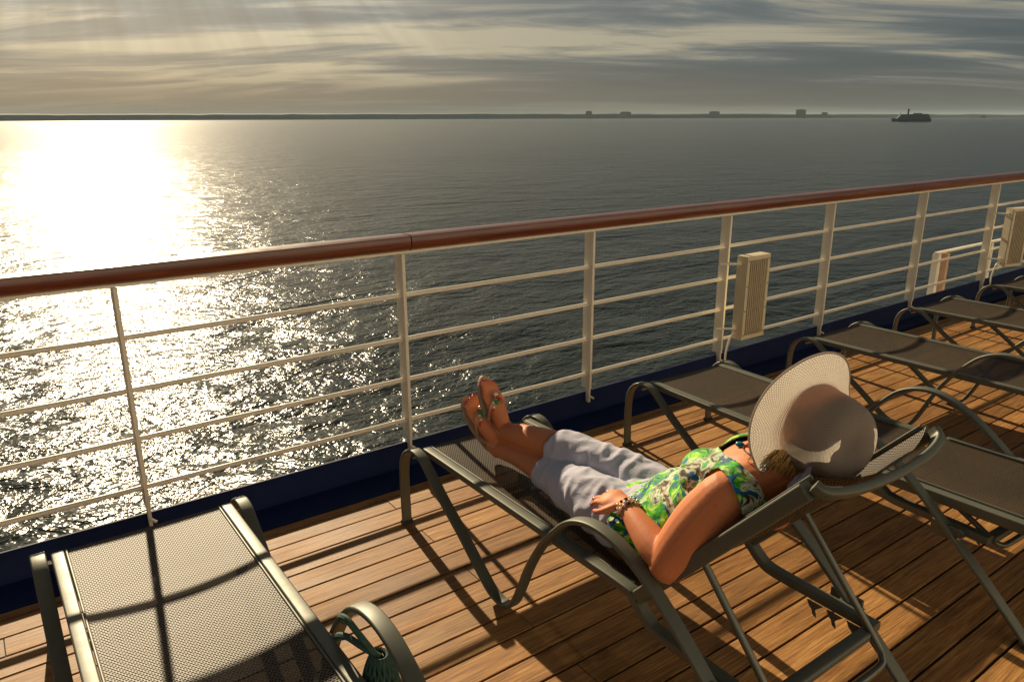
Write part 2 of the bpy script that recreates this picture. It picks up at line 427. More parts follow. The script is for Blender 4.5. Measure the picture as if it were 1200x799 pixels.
posts = [x*1.029 for x in (-3.1, -1.94, -.77, .404, 1.581, 2.735, 3.876, 5.012, 6.32, 7.62, 8.8, 10.0, 11.2, 12.4, 13.6)]
bm = bmesh.new(); box(bm, (-.0075, -.036, .17), (.0075, .036, 1.092))
bmesh.ops.bevel(bm, geom=bm.edges[:], offset=.0025, segments=2)
post_me = done('post', bm, M['white_paint'], rail); pm = post_me.data; bpy.data.objects.remove(post_me)
bm = bmesh.new()
box(bm, (-.0065, -.030, .085), (.0065, .0, .175)); tubev = [(0, -.030, .125), (.012, -.041, .115), (.02, -.046, .11)]
tube(bm, tubev, .006, k=6); tb = done('weld_tab', bm, M['white_paint'], rail); tbm = tb.data; bpy.data.objects.remove(tb)
for x in posts:
    po = link('post', pm, None, rail, False); po.location = (x, 0, 0)
    ta = link('weld_tab', tbm, None, po, False)

# ------------------------------------------------------------------ box lights fixed to the railing
def box_light(loc, label, rz=0):
    e = empty('box_light', loc, rz)
    W_, H_, D_ = .115, .27, .055
    bm = bmesh.new(); box(bm, (-W_, -D_, -H_), (W_, D_*.2, H_)); bmesh.ops.bevel(bm, geom=bm.edges[:], offset=.006, segments=2); done('housing', bm, M['lamp_body'], e)
    bm = bmesh.new()
    for a, b_, c, d_ in ((-W_+.001, -W_+.024, -H_+.001, H_-.001), (W_-.024, W_-.001, -H_+.001, H_-.001), (-W_+.0245, W_-.0245, -H_+.001, -H_+.026), (-W_+.0245, W_-.0245, H_-.026, H_-.001)):
        box(bm, (a, -D_-.014, c), (b_, -D_-.001, d_))
    bmesh.ops.bevel(bm, geom=bm.edges[:], offset=.002, segments=1); done('front_frame', bm, M['lamp_body'], e)
    bm = bmesh.new(); nr = 9; wi = 2*(W_-.026)
    for i in range(nr):
        x = -W_+.026+wi*i/nr
        vv = box(bm, (x+.001, -D_-.008, -H_+.028), (x+wi/nr-.001, -D_-.0005, H_-.028))
        for v in vv:
            if v.co.y < -D_-.005 and v.co.x > x+wi/nr*.5: v.co.y += .006
    done('lens', bm, M['lens'], e)
    for sx_ in (-1, 1):
        for sz in (-.24, -.08, .08, .24):
            bm = bmesh.new(); r = bmesh.ops.create_cone(bm, segments=8, radius1=.0045, radius2=.003, depth=.004, cap_ends=True)
            for v in r['verts']: v.co = V((v.co.x+sx_*(W_-.012), -D_-.016+v.co.z*-1, v.co.y+sz))
            done('screw', bm, M['plastic'], e)
    for z in (.22, -.20):
        bm = bmesh.new(); tube(bm, [(-W_, -.02, z), (-W_-.05, 0, z+.002), (-W_-.11, .045, z+.004)], .0075, k=8); done('mounting_arm', bm, M['white_paint'], e)
    bm = bmesh.new(); tube(bm, [(-W_*.9, -.01, -H_+.03), (-W_-.03, -.02, -H_+.04), (-W_-.05, -.015, -H_+.0), (-W_-.055, -.0, -H_-.09), (-W_-.055, .0, -H_-.17)], .0065, k=8); done('cable_conduit', bm, M['white_paint'], e)
    tag(e, label, 'light fixture', 'box lights fixed to the railing'); return e
box_light((4.025, 2.975, .592), 'nearer beige ribbed light box on the railing, above the navy curb behind the sun hat', R(0))
box_light((7.90, 2.975, .615), 'farther beige ribbed light box on the railing, at the right edge of the photo', R(-14))

# white framework standing outboard of the railing at the right
e = empty('outboard_frame', (7.9, 3.55, .0)); tag(e, 'low white steel frame outside the railing, below the farther light box', 'frame')
bm = bmesh.new(); box(bm, (-.16, -.03, -1.2), (-.10, .03, .385)); done('upright', bm, M['white_paint'], e, False)
bm = bmesh.new(); box(bm, (.03, -.03, -1.2), (.075, .03, .375)); done('upright', bm, M['sunlit_peach'], e, False)  # coloured peach to stand for its sunlit side
bm = bmesh.new(); box(bm, (-.16, -.02, .387), (3.8, .02, .404)); done('top_beam', bm, M['white_paint'], e, False)
for x in (1.0, 2.2, 3.4):
    bm = bmesh.new(); box(bm, (x, -.03, -1.2), (x+.05, .03, .386)); done('upright', bm, M['white_paint'], e, False)

# white superstructure added unseen behind the camera to bounce sunlight back
bounce = empty('bounce_wall', (5, -6.6, 0)); tag(bounce, 'unseen white wall with a row of windows, added to reflect sunlight onto the deck', 'bounce wall')
bm = bmesh.new(); box(bm, (-12, -.5, 0), (14, 0, 6.5)); done('wall', bm, M['bounce_white'], bounce, False)
for i in range(8):
    x = -10+i*3.0
    bm = bmesh.new(); box(bm, (x, .003, 1.0), (x+1.7, .03, 2.2)); wf_ = done('window_frame', bm, M['white_paint'], bounce, False)
    bm = bmesh.new(); box(bm, (x+.06, .032, 1.06), (x+1.64, .036, 2.14)); done('pane', bm, M['far_dark'], wf_, False)

# ------------------------------------------------------------------ sun loungers
HX = .315        # side frame centre
RX = .262        # seat rail centre
FRAME = [(0, 0), (.003, .12), (.002, .24), (-.012, .312), (-.05, .360), (-.105, .382), (-.165, .372), (-.225, .33), (-.33, .25), (-.46, .165), (-.58, .078), (-.65, .030), (-.70, .014), (-.75, .016), (-.795, .045), (-.84, .13), (-.89, .247), (-.955, .36), (-1.03, .455), (-1.10, .520), (-1.19, .553), (-1.29, .548), (-1.40, .500), (-1.52, .415), (-1.66, .295), (-1.80, .165), (-1.93, .04), (-1.968, .0)]
FRAME = [(a, b_*.985+.006) for a, b_ in FRAME]
HINGE = V((0, -1.345, .372)); BL = .755
def sling_mesh(name, fn, L, wd, nl=40, nw=16, parent=None):
    """fn(u across -1..1, s along) -> co ; uv in metres"""
    bm = bmesh.new(); uvl = bm.loops.layers.uv.new('UVMap'); g = []
    for i in range(nl+1):
        g.append([(bm.verts.new(fn(-1+2*j/nw, L*i/nl)), (wd*j/nw, L*i/nl)) for j in range(nw+1)])
    for i in range(nl):
        for j in range(nw):
            q = (g[i][j], g[i][j+1], g[i+1][j+1], g[i+1][j]); f = bm.faces.new([a[0] for a in q])
            for lp, a in zip(f.loops, q): lp[uvl].uv = a[1]
    me = bpy.data.meshes.new(name); bm.to_mesh(me); bm.free()
    return link(name, me, M['sling'], parent)
def make_lounger(angle, sag=.012):
    root = empty('sun_lounger', (0, 0, 0))
    for s in (-1, 1):
        bm = bmesh.new(); bar(bm, [(s*HX, a, b_) for a, b_ in FRAME], .044, .016, n=5, r=.005); fr = done('side_frame', bm, M['frame'], root)
        for y in (0.0, -1.966):
            bm = bmesh.new(); box(bm, (s*HX-.024, y-.013, 0.0005), (s*HX+.024, y+.013, .016)); bmesh.ops.bevel(bm, geom=bm.edges[:], offset=.003, segments=1); done('foot_cap', bm, M['plastic'], fr)
        # seat rail with its dropped tail
        rp = [(s*RX, -.085, .352), (s*RX, -.105, .366), (s*RX, -.14, .371), (s*RX, -.5, .371), (s*RX, -1.0, .371), (s*RX, -1.29, .371), (s*RX, -1.335, .35), (s*RX, -1.38, .315), (s*RX, -1.43, .297), (s*RX, -1.6, .294), (s*RX, -1.775, .292)]
        bm = bmesh.new(); bar(bm, rp, .038, .028, n=5, r=.005); rl = done('seat_rail', bm, M['frame'], root)
        # keeper strip holding the sling
        bm = bmesh.new(); bar(bm, [(s*(RX-.0245), -.1, .3775), (s*(RX-.0245), -1.3, .3775)], .007, .012, smooth=False); done('sling_keeper', bm, M['frame'], rl)
        # pins joining rail and frame
        for y, z in ((-.105, .367), (-.955, .370), (-1.70, .292)):
            bm = bmesh.new(); tube(bm, [(s*(RX+.012), y, z-.012), (s*(HX+.012), y, z-.012)], .006, smooth=False, k=8); done('pin', bm, M['steel'], rl)
        # bracket plate where the tail meets the rear leg
        bm = bmesh.new(); box(bm, (s*HX-.006, -1.70, .262), (s*HX+.006, -1.60, .315)) ; box(bm, (min(s*RX, s*HX)+.0, -1.70, .284), (max(s*RX, s*HX), -1.64, .300)); done('rear_bracket', bm, M['frame'], root)
        # notched rack under the tail
        bm = bmesh.new()
        for j in range(3):
            y = -1.60-j*.065
            sec2 = [(y+.028, .285), (y+.020, .268), (y+.010, .260), (y+.006, .246), (y-.006, .238), (y-.004, .250), (y+.000, .260), (y-.008, .270), (y-.024, .285)]
            A = [bm.verts.new((s*(RX-.03)-.002, a, b_)) for a, b_ in sec2]; B = [bm.verts.new((s*(RX-.03)+.002, a, b_)) for a, b_ in sec2]
            bm.faces.new(A); bm.faces.new(B[::-1])
            for q in range(len(A)): bm.faces.new((A[q], A[(q+1) % len(A)], B[(q+1) % len(A)], B[q]))
        done('rack', bm, M['frame'], rl, False)
    bm = bmesh.new(); tube(bm, [(-RX+.015, -.11, .358), (RX-.015, -.11, .358)], .014, smooth=False, k=12); done('foot_crossbar', bm, M['frame'], root)
    bm = bmesh.new(); bar(bm, [(-RX+.02, -1.765, .285), (RX-.02, -1.765, .285)], .04, .026, side=V((0, 1, 0)), smooth=False); done('rear_crossbar', bm, M['frame'], root)
    bm = bmesh.new(); bar(bm, [(-RX+.02, -.62, .352), (RX-.02, -.62, .352)], .03, .016, side=V((0, 1, 0)), smooth=False); done('seat_crossbar', bm, M['frame'], root)
    inner = RX-.021
    def seat(u, s): return V((u*inner, -.10-s, .379-sag*(1-u*u)*(math.sin(math.pi*min(1, s/1.22))**.6 if 0 < s < 1.22 else 0)))
    sling_mesh('seat_sling', seat, 1.22, 2*inner, 60, 14, root)
    # back
    ca, sa = math.cos(angle), math.sin(angle)
    d = V((0, -ca, sa)); nrm = V((0, sa, ca))
    def BP(x, s, n): return V((x, 0, 0))+HINGE+d*s+nrm*n
    bf = None
    bm = bmesh.new()
    c_ = .05
    pts = [BP(-RX, 0, 0), BP(-RX, .2, 0), BP(-RX, .45, 0), BP(-RX, BL-.03, 0)]
    bar(bm, pts, .036, .042, n=3, r=.006); bf2 = done('backrest_rail', bm, M['frame'], root); bm = bmesh.new(); bar(bm, [BP(RX, 0, 0), BP(RX, .2, 0), BP(RX, .45, 0), BP(RX, BL-.03, 0)], .036, .042, n=3, r=.006)
    bf = done('backrest_rail', bm, M['frame'], root)
    bm = bmesh.new()
    hb = [BP(RX*math.sin(R(a)), BL-.012+.012*math.cos(R(a)), -.056*max(0, math.cos(R(a)))**.8+.002) for a in (-90, -75, -60, -45, -30, -15, 0, 15, 30, 45, 60, 75, 90)]
    sweep(bm, catmull(hb, 3), lambda i, n_: rrect(.030, .022, .005), side=d); done('head_bar', bm, M['frame'], bf)
    def back(u, s):
        f = max(0, (s-.3)/(BL-.3)); n = .016-(.050*f**1.5+sag*1.5*math.sin(math.pi*min(1, s/BL)))*(1-u*u)**.9
        return BP(u*inner, s+.0, n)
    sling_mesh('back_sling', back, BL-.008, 2*inner, 40, 14, root)
    for s in (-1, 1):
        bm = bmesh.new(); bar(bm, [BP(s*(RX-.022), .02, .0215), BP(s*(RX-.022), BL-.02, .0215)], .007, .012, smooth=False); done('sling_keeper', bm, M['frame'], bf)
    # support bracket: U-shaped tube
    if angle > .3:
        ws = .225; top = BP(0, .27, -.016); bot = V((0, -1.835, .235))
    else:
        ws = .225; top = BP(0, .27, -.02); bot = V((0, -1.80, .262))
    dn = (bot-top)
    pts = [V((-ws, top.y, top.z)), V((-ws, top.y, top.z))+dn*.5, V((-ws, top.y, top.z))+dn*.86, V((-ws+.012, top.y, top.z))+dn*.96, V((-ws+.05, bot.y, bot.z)), V((0, bot.y, bot.z)),
           V((ws-.05, bot.y, bot.z)), V((ws-.012, top.y, top.z))+dn*.96, V((ws, top.y, top.z))+dn*.86, V((ws, top.y, top.z))+dn*.5, V((ws, top.y, top.z))]
    bm = bmesh.new(); tube(bm, pts, .0105, n=5, k=10); done('support_bracket', bm, M['tube'], root)
    return root

G = 'sun loungers in a row along the railing'
raised = make_lounger(R(48.3), .024); raised.location = (1.665, 2.66, 0)
tag(raised, 'sun lounger with raised backrest that the sleeping woman lies on', 'sun lounger', G)
flat = make_lounger(R(1.5)); flat.location = (.325, 2.66, 0)
tag(flat, 'empty sun lounger in the bottom left corner, its woven seat catching the sunlight', 'sun lounger', G)
for x, rz, lb in ((3.015, -2.0, 'empty brown sun lounger right behind the sleeping woman and her hat'),
              (4.42, 0, 'empty brown sun lounger seen just above the straw hat'),
              (5.69, .5, 'empty brown sun lounger right below the pair of railing posts before the far box light'),
              (6.98, 0, 'sun lounger at the right edge, its foot arch below the farther light box'),
              (8.27, 0, 'farthest sun lounger, only a dark corner showing at the right edge')):
    c = copy_tree(flat); c.location = (x, 2.67, 0); c.rotation_euler.z = R(rz); c['label'] = lb
# ------------------------------------------------------------------ the sleeping woman
def fleshm(name, c1, c2, **kw):
    m, t, b = newmat(name); tc = t('ShaderNodeTexCoord').outputs['Object']
    n = t.noise(tc, 9, 4, .55); f = t.noise(tc, 90, 3, .6)
    c = t.mix(n, c1, c2); c = t.mix(t.math('MULTIPLY', t.ramp(f, [(.52, (0, 0, 0)), (.75, (1, 1, 1))]), .25), c, (c1[0]*.7, c1[1]*.6, c1[2]*.55))
    setp(b, t, color=c, rough=.58, spec=.3, sss=.06, normal=bump(t, t.math('ADD', t.noise(tc, 240, 4), t.math('MULTIPLY', t.noise(tc, 35, 3), 1.5)), .35, .0012))
    b.inputs['Subsurface Radius'].default_value = (.02, .008, .004); b.inputs['Subsurface Scale'].default_value = .5
    return m
M['skin'] = fleshm('tanned_skin', (.62, .200, .085), (.72, .26, .115))
M['nail'] = simple('red_nail_polish', (.55, .02, .06), .2)
M['hair'] = simple('blond_red_hair', (.78, .42, .15), .42, 0, .25, 60)
M['lilac'] = simple('lilac_towel', (.45, .44, .55), .85)
M['strap'] = simple('sandal_leather', (.50, .24, .13), .5, 0, .15, 40)
M['sole'] = simple('sandal_sole', (.36, .28, .20), .7, 0, .1, 40)
M['gem_g'] = simple('green_glass_bead', (.05, .30, .12), .12)
M['gem_b'] = simple('teal_stone', (.01, .14, .20), .12)
M['gem_w'] = simple('pearl_bead', (.72, .68, .60), .2)
M['gem_r'] = simple('coral_bead', (.55, .06, .03), .2)
M['gold'] = simple('gold_chain', (.75, .50, .18), .28, .9)
M['cord'] = simple('necklace_cord', (.03, .02, .02), .7)

m, t, b = newmat('lavender_linen'); M['capri'] = m
tc = t('ShaderNodeTexCoord').outputs['Object']
n = t.noise(tc, 7, 4); wv = t.noise(t.mapping(tc, scale=(900, 900, 900)), 1, 2)
setp(b, t, color=t.mix(n, (.44, .43, .55), (.56, .55, .66)), rough=.85, spec=.2, sheen=.15, normal=bump(t, t.math('ADD', t.math('MULTIPLY', t.noise(t.mapping(tc, scale=(1, .5, 1)), 38, 4, .6, .8), 1.0), t.math('MULTIPLY', wv, .05)), .5, .006))

# printed blouse: feathery brush strokes of green, white, black-brown with teal-blue dots
m, t, b = newmat('printed_blouse'); M['blouse'] = m
tc = t('ShaderNodeTexCoord').outputs['Object']
wp = t('ShaderNodeTexNoise', {'Vector': tc, 'Scale': 9.0, 'Detail': 2.0}).outputs['Color']
wpv = t('ShaderNodeVectorMath', {0: t('ShaderNodeVectorMath', {0: wp, 1: (.5, .5, .5)}, operation='SUBTRACT').outputs[0], 'Scale': .14}, operation='SCALE').outputs[0]
pv = t('ShaderNodeVectorMath', {0: tc, 1: wpv}, operation='ADD').outputs[0]
a_ = t.noise(t.mapping(pv, scale=(4.5, .9, 1.6), rot=(0, 0, R(20))), 15, 4, .62, .45)
b2 = t.noise(t.mapping(pv, scale=(4.6, 1.0, 2), rot=(0, 0, R(-30)), loc=(3, 1, 2)), 16, 4, .62, .4)
big = t.noise(t.mapping(pv, loc=(5, 8, 1)), 8, 2, .5, .6)
green = t.ramp(a_, [(.36, (.004, .06, .09)), (.44, (.015, .25, .06)), (.51, (.10, .48, .030)), (.57, (.32, .66, .05)), (.66, (.72, .82, .35))])
pale = t.ramp(b2, [(.38, (.02, .015, .012)), (.45, (.20, .16, .07)), (.50, (.60, .58, .46)), (.57, (.70, .72, .60)), (.62, (.10, .42, .10))])
c = t.mix(t.ramp(big, [(.49, (0, 0, 0)), (.56, (1, 1, 1))]), green, pale)
dk = t.ramp(t.noise(t.mapping(pv, loc=(9, 4, 4)), 12, 3, .6, 1), [(.57, (0, 0, 0)), (.60, (1, 1, 1))])
c = t.mix(dk, c, (.004, .09, .19))
vo = t('ShaderNodeTexVoronoi', {'Vector': t('ShaderNodeVectorMath', {0: tc, 1: t('ShaderNodeVectorMath', {0: wpv, 'Scale': .35}, operation='SCALE').outputs[0]}, operation='ADD').outputs[0], 'Scale': 25.0, 'Randomness': .9})
dots = t.ramp(vo.outputs['Distance'], [(.27, (1, 1, 1)), (.31, (0, 0, 0))])
sel = t.ramp(t('ShaderNodeSeparateColor', {0: vo.outputs['Color']}).outputs[0], [(.44, (0, 0, 0)), (.46, (1, 1, 1))])
c = t.mix(t.math('MULTIPLY', dots, sel), c, (.006, .15, .34))
hs = t('ShaderNodeHueSaturation', {'Saturation': 1.12, 'Color': c}).outputs[0]
setp(b, t, color=hs, rough=.7, spec=.25, sheen=.1, normal=bump(t, t.noise(t.mapping(tc, scale=(1, 1, 1)), 30, 4, .6, .8), .45, .006))

# straw weave of the hat
m, t, b = newmat('woven_straw'); M['straw'] = m
uv = t('ShaderNodeUVMap', uv_map='UVMap').outputs[0]
br = t('ShaderNodeTexBrick', {'Vector': uv, 'Scale': 1.0, 'Mortar Size': .0009, 'Mortar Smooth': .6, 'Brick Width': .0046, 'Row Height': .0032,
       'Color1': (1, 1, 1, 1), 'Color2': (.6, .6, .6, 1), 'Mortar': (0, 0, 0, 1)}, offset=.5)
tc = t('ShaderNodeTexCoord').outputs['Object']
fc = br.outputs['Fac']
c = t.mix(t.noise(tc, 16, 4), (.78, .73, .66), (.88, .84, .77)); c = t.mix(t.math('MULTIPLY', fc, .75), c, (.36, .30, .25))
nn = bump(t, t.math('SUBTRACT', 1.0, fc), .8, .002)
setp(b, t, color=c, rough=.75, spec=.2, normal=nn)
tl = t('ShaderNodeBsdfTranslucent', {'Color': c, 'Normal': nn})
mx = t('ShaderNodeMixShader', {0: .50, 1: b.outputs[0], 2: tl.outputs[0]}); t.l.new(mx.outputs[0], t.n['Material Output'].inputs[0])

# --- volume builder: tapered lofts joined by voxel remeshing
def loft(bm, pts, dims, lat=V((1, 0, 0)), n=6, k=20):
    """pts: centres, dims: (half width along lat, half thickness)"""
    P = [V(p) for p in pts]; path = catmull(P, n) if len(P) > 2 else [P[0].lerp(P[1], i/n) for i in range(n+1)]
    D = catmull([V((d[0], d[1], 0)) for d in dims], n) if len(P) > 2 else [V((*dims[0], 0)).lerp(V((*dims[1], 0)), i/n) for i in range(n+1)]
    t0 = (path[0]-path[1]).normalized(); t1 = (path[-1]-path[-2]).normalized()
    pp, dd = [], []
    for a in (80, 60, 35): pp.append(path[0]+t0*min(D[0].x, D[0].y)*math.sin(R(a))); dd.append(D[0]*math.cos(R(a)))
    pp += path; dd += D
    for a in (35, 60, 80): pp.append(path[-1]+t1*min(D[-1].x, D[-1].y)*math.sin(R(a))); dd.append(D[-1]*math.cos(R(a)))
    def pr(i, n_):
        return [(dd[i].x*math.cos(2*math.pi*j/k), dd[i].y*math.sin(2*math.pi*j/k)) for j in range(k)]
    sweep(bm, pp, pr, side=lat)
def ball(bm, c, r, rot=None, k=18):
    g = bmesh.ops.create_uvsphere(bm, u_segments=k, v_segments=k//2+2, radius=1)
    for v in g['verts']:
        q = V((v.co.x*r[0], v.co.y*r[1], v.co.z*r[2])) if isinstance(r, (tuple, list)) else v.co*r
        v.co = V(c)+((rot @ q) if rot is not None else q)
def remeshed(name, bm, voxel, smooth_it=4, smooth_f=.5):
    bmesh.ops.recalc_face_normals(bm, faces=bm.faces)
    me = bpy.data.meshes.new(name+'_src'); bm.to_mesh(me); bm.free()
    o = bpy.data.objects.new(name+'_src', me); COL.objects.link(o)
    md = o.modifiers.new('r', 'REMESH'); md.mode = 'VOXEL'; md.voxel_size = voxel; md.use_smooth_shade = True
    if smooth_it:
        ms = o.modifiers.new('s', 'SMOOTH'); ms.iterations = smooth_it; ms.factor = smooth_f
    dg = bpy.context.evaluated_depsgraph_get(); dg.update()
    out = bpy.data.meshes.new_from_object(o.evaluated_get(dg)); bpy.data.objects.remove(o); bpy.data.meshes.remove(me)
    out.name = name; out.materials.clear(); return out
def relift(name, me, mat, parent, predicate=None, disp=None, thick=0):
    bm = bmesh.new(); bm.from_mesh(me)
    if predicate:
        kill = [v for v in bm.verts if predicate(v.co)]
        bmesh.ops.delete(bm, geom=kill, context='VERTS')
        # smooth the raw border left by the cut
        for _ in range(6):
            bd = [v for v in bm.verts if v.is_boundary]; new = {}
            for v in bd:
                nb = [e_.other_vert(v).co for e_ in v.link_edges if e_.is_boundary]
                if len(nb) == 2: new[v] = v.co*.4+(nb[0]+nb[1])*.3
            for v, c in new.items(): v.co = c
    bm.normal_update()
    if disp:
        nw = [(v, v.co+v.normal*disp(v.co)) for v in bm.verts]
        for v, c in nw: v.co = c
        for _ in range(2): bmesh.ops.smooth_vert(bm, verts=bm.verts[:], factor=.4, use_axis_x=True, use_axis_y=True, use_axis_z=True)
    if thick:
        bm.normal_update(); bmesh.ops.solidify(bm, geom=bm.faces[:], thickness=thick)
    m2 = bpy.data.meshes.new(name); bm.to_mesh(m2); bm.free()
    return link(name, m2, mat, parent)

woman = empty('person', (1.66, 1.42, .38)); WI = woman.matrix_basis.inverted() if False else Matrix.Translation((-1.66, -1.42, -.38))
tag(woman, 'woman lying asleep on a lounger with a straw hat over her face, in a green print blouse and lavender cropped trousers', 'person')
woman['label'] = 'woman asleep on the lounger, straw hat over her face, green print blouse, lavender cropped trousers'
SP = V((1.655, 1.315, .385)); SD = V((0, -math.cos(R(48.3)), math.sin(R(48.3)))); SN = V((0, math.sin(R(48.3)), math.cos(R(48.3))))
CX = 1.655
def TB(x, s, n): return V((CX+x, 0, 0)) + V((0, SP.y, SP.z)) + SD*s + SN*n
TORSO = [((CX, 1.585, .456), (.165, .080)), ((CX, 1.50, .470), (.194, .098)), ((CX, 1.405, .498), (.198, .116)), (TB(0, .045, .128), (.194, .120)), (TB(0, .14, .122), (.186, .118)),
         (TB(0, .26, .116), (.178, .112)), (TB(0, .37, .112), (.180, .105)), (TB(0, .45, .098), (.172, .086)), (TB(0, .505, .085), (.125, .062))]
def torso(bm, g):
    loft(bm, [p for p, d in TORSO], [(d[0]+g, d[1]+g) for p, d in TORSO])
    for s in (-1, 1):
        ball(bm, TB(s*.082, .325, .166), (.082+g, .080+g, .060+g))
        ball(bm, TB(s*.163, .435, .088), (.066+g, .066+g, .058+g))       # shoulders
    ball(bm, TB(0, .10, .175), (.135+g, .115+g, .07+g))                   # belly
HEAD = TB(-.020, .648, .108)+V((0, .0, .0))
face_up = V((0.0, .10, 1)).normalized()           # head is tipped back
HEADX = V((1, 0, 0)); HEADT = face_up.cross(HEADX).normalized()  # crown direction (towards -Y)
if HEADT.y > 0: HEADT = -HEADT
HM = Matrix((HEADX, HEADT, face_up)).transposed()
def HP(x, u, f): return HEAD+HM @ V((x, u, f))
LEG_L = [((1.562, 1.55, .462), (.094, .082)), ((1.560, 1.70, .468), (.084, .078)), ((1.572, 1.86, .462), (.062, .058)), ((1.588, 2.00, .448), (.056, .054)), ((1.600, 2.16, .436), (.044, .044)), ((1.590, 2.285, .424), (.032, .036))]
LEG_R = [((1.748, 1.55, .462), (.094, .082)), ((1.712, 1.70, .496), (.084, .080)), ((1.662, 1.86, .528), (.062, .060)), ((1.636, 2.00, .532), (.056, .056)), ((1.612, 2.15, .522), (.044, .046)), ((1.606, 2.270, .500), (.033, .037))]
def limb(bm, L, g=0, **kw): loft(bm, [p for p, d in L], [(d[0]+g, d[1]+g) for p, d in L], **kw)
SH = TB(-.185, .425, .092)
ARM_L = [(SH, (.062, .066)), (SH.lerp(V((1.407, 1.222, .524)), .35), (.066, .078)), (SH.lerp(V((1.407, 1.222, .524)), .7), (.062, .073)), ((1.407, 1.222, .524), (.053, .057))]
WR = V((1.456, 1.440, .592))
FORE_L = [((1.405, 1.218, .530), (.047, .048)), ((1.416, 1.285, .548), (.049, .047)), ((1.434, 1.365, .572), (.038, .037)), (tuple(WR), (.028, .023))]
SHR = TB(.185, .425, .085)
ARM_R = [(SHR, (.060, .062)), (SHR.lerp(V((1.905, 1.235, .50)), .5), (.056, .060)), ((1.905, 1.235, .500), (.046, .046))]
WRR = V((1.852, 1.450, .475)); FORE_R = [((1.905, 1.235, .50), (.044, .044)), ((1.895, 1.31, .49), (.044, .042)), (tuple(WRR), (.026, .022))]
nails = []
def hand(bm, wr, d, up, sgn, curl=.55, spread=.10, sc_=1.0):
    """d: towards the fingers, up: back of the hand, sgn: side on which the thumb sits"""
    d = d.normalized(); up = (up-d*up.dot(d)).normalized(); sd = d.cross(up).normalized()*sgn
    loft(bm, [wr-d*.01, wr+d*.03*sc_, wr+d*.062*sc_+up*.003, wr+d*.088*sc_], [(.026, .019), (.034, .017), (.041, .0155), (.037, .012)], lat=sd)
    for i, (o, ln, r) in enumerate(((-.0305, .060, .0075), (-.0105, .072, .0085), (.0105, .078, .0088), (.0305, .070, .0085))):
        ln *= sc_; a0 = .12+.1*(i % 2); p = wr+d*(.080 if i else .074)*sc_+sd*o; pts = [p-d*.03]; dims = [(r*1.05, r)]
        for q, fr in enumerate((.42, .32, .26)):
            ang = a0+curl*(q*.85+.15); dr = (d*math.cos(ang)-up*math.sin(ang)+sd*(o*spread*25*.05)).normalized()
            p = p+dr*ln*fr; pts.append(p); dims.append((r*(1-.07*(q+1)), r*(1-.08*(q+1))))
        pts.insert(1, wr+d*(.080 if i else .074)*sc_+sd*o); dims.insert(1, (r*1.05, r))
        loft(bm, pts, dims, lat=sd, n=4, k=12)
        nails.append((p-dr*.003+(up*math.cos(ang)+d*math.sin(ang))*r*.62, dr, (up*math.cos(ang)+d*math.sin(ang)), r*.78))
    t0 = wr+d*.022+sd*.024; t1 = t0+(d*.7+sd*.7-up*.15).normalized()*.034; t2 = t1+(d*.93+sd*.25-up*.3).normalized()*.030; t3 = t2+(d*.97-sd*.02-up*.3).normalized()*.024
    loft(bm, [t0, t1, t2, t3], [(.0135, .013), (.0115, .011), (.0098, .0095), (.0085, .0075)], lat=up, n=4, k=12)
    nails.append((t3+up*.004+sd*.001, (t3-t2).normalized(), up, .0072))
toe_nails = []
soles = []
def foot(bm, ank, heel, ball_, toe, lat, big):
    """heel, ball of the foot and tip of the toes; lat: across, big: side of the big toe"""
    ax = (toe-heel).normalized(); nrm = lat.cross(ax).normalized()
    if nrm.dot(ank-heel) < 0: nrm = -nrm
    loft(bm, [ank, ank.lerp(heel, .45)+nrm*.006, heel+ax*.01+nrm*.012], [(.033, .036), (.034, .040), (.029, .030)], lat=lat)
    mid = heel.lerp(ball_, .55)
    loft(bm, [heel+ax*.012+nrm*.022, heel.lerp(ball_, .3)+nrm*.036, mid+nrm*.034, ball_+nrm*.020, ball_+ax*.022+nrm*.014], [(.030, .024), (.030, .036), (.034, .032), (.044, .020), (.041, .013)], lat=lat)
    lens = [.054, .052, .045, .038, .030]; offs = [.0285, .011, -.004, -.018, -.031]; rad = [.0125, .0088, .0083, .0080, .0078]
    for L_, o, r in zip(lens, offs, rad):
        p = ball_+ax*.016+lat*big*o+nrm*.013; q = p+ax*L_*.6+nrm*.006; e_ = p+ax*L_-nrm*.001
        loft(bm, [p, q, e_], [(r, r), (r*.88, r*.88), (r*1.02, r*.8)], lat=lat, n=4, k=12)
        toe_nails.append((e_+nrm*r*.52-ax*r*.05, ax, (nrm+ax*.35).normalized(), r*.86))
    soles.append((heel, ball_, toe, lat, nrm, ax, big))

bm = bmesh.new(); torso(bm, 0)
limb(bm, LEG_L); limb(bm, LEG_R); limb(bm, ARM_L); limb(bm, FORE_L, k=18); limb(bm, ARM_R); limb(bm, FORE_R)
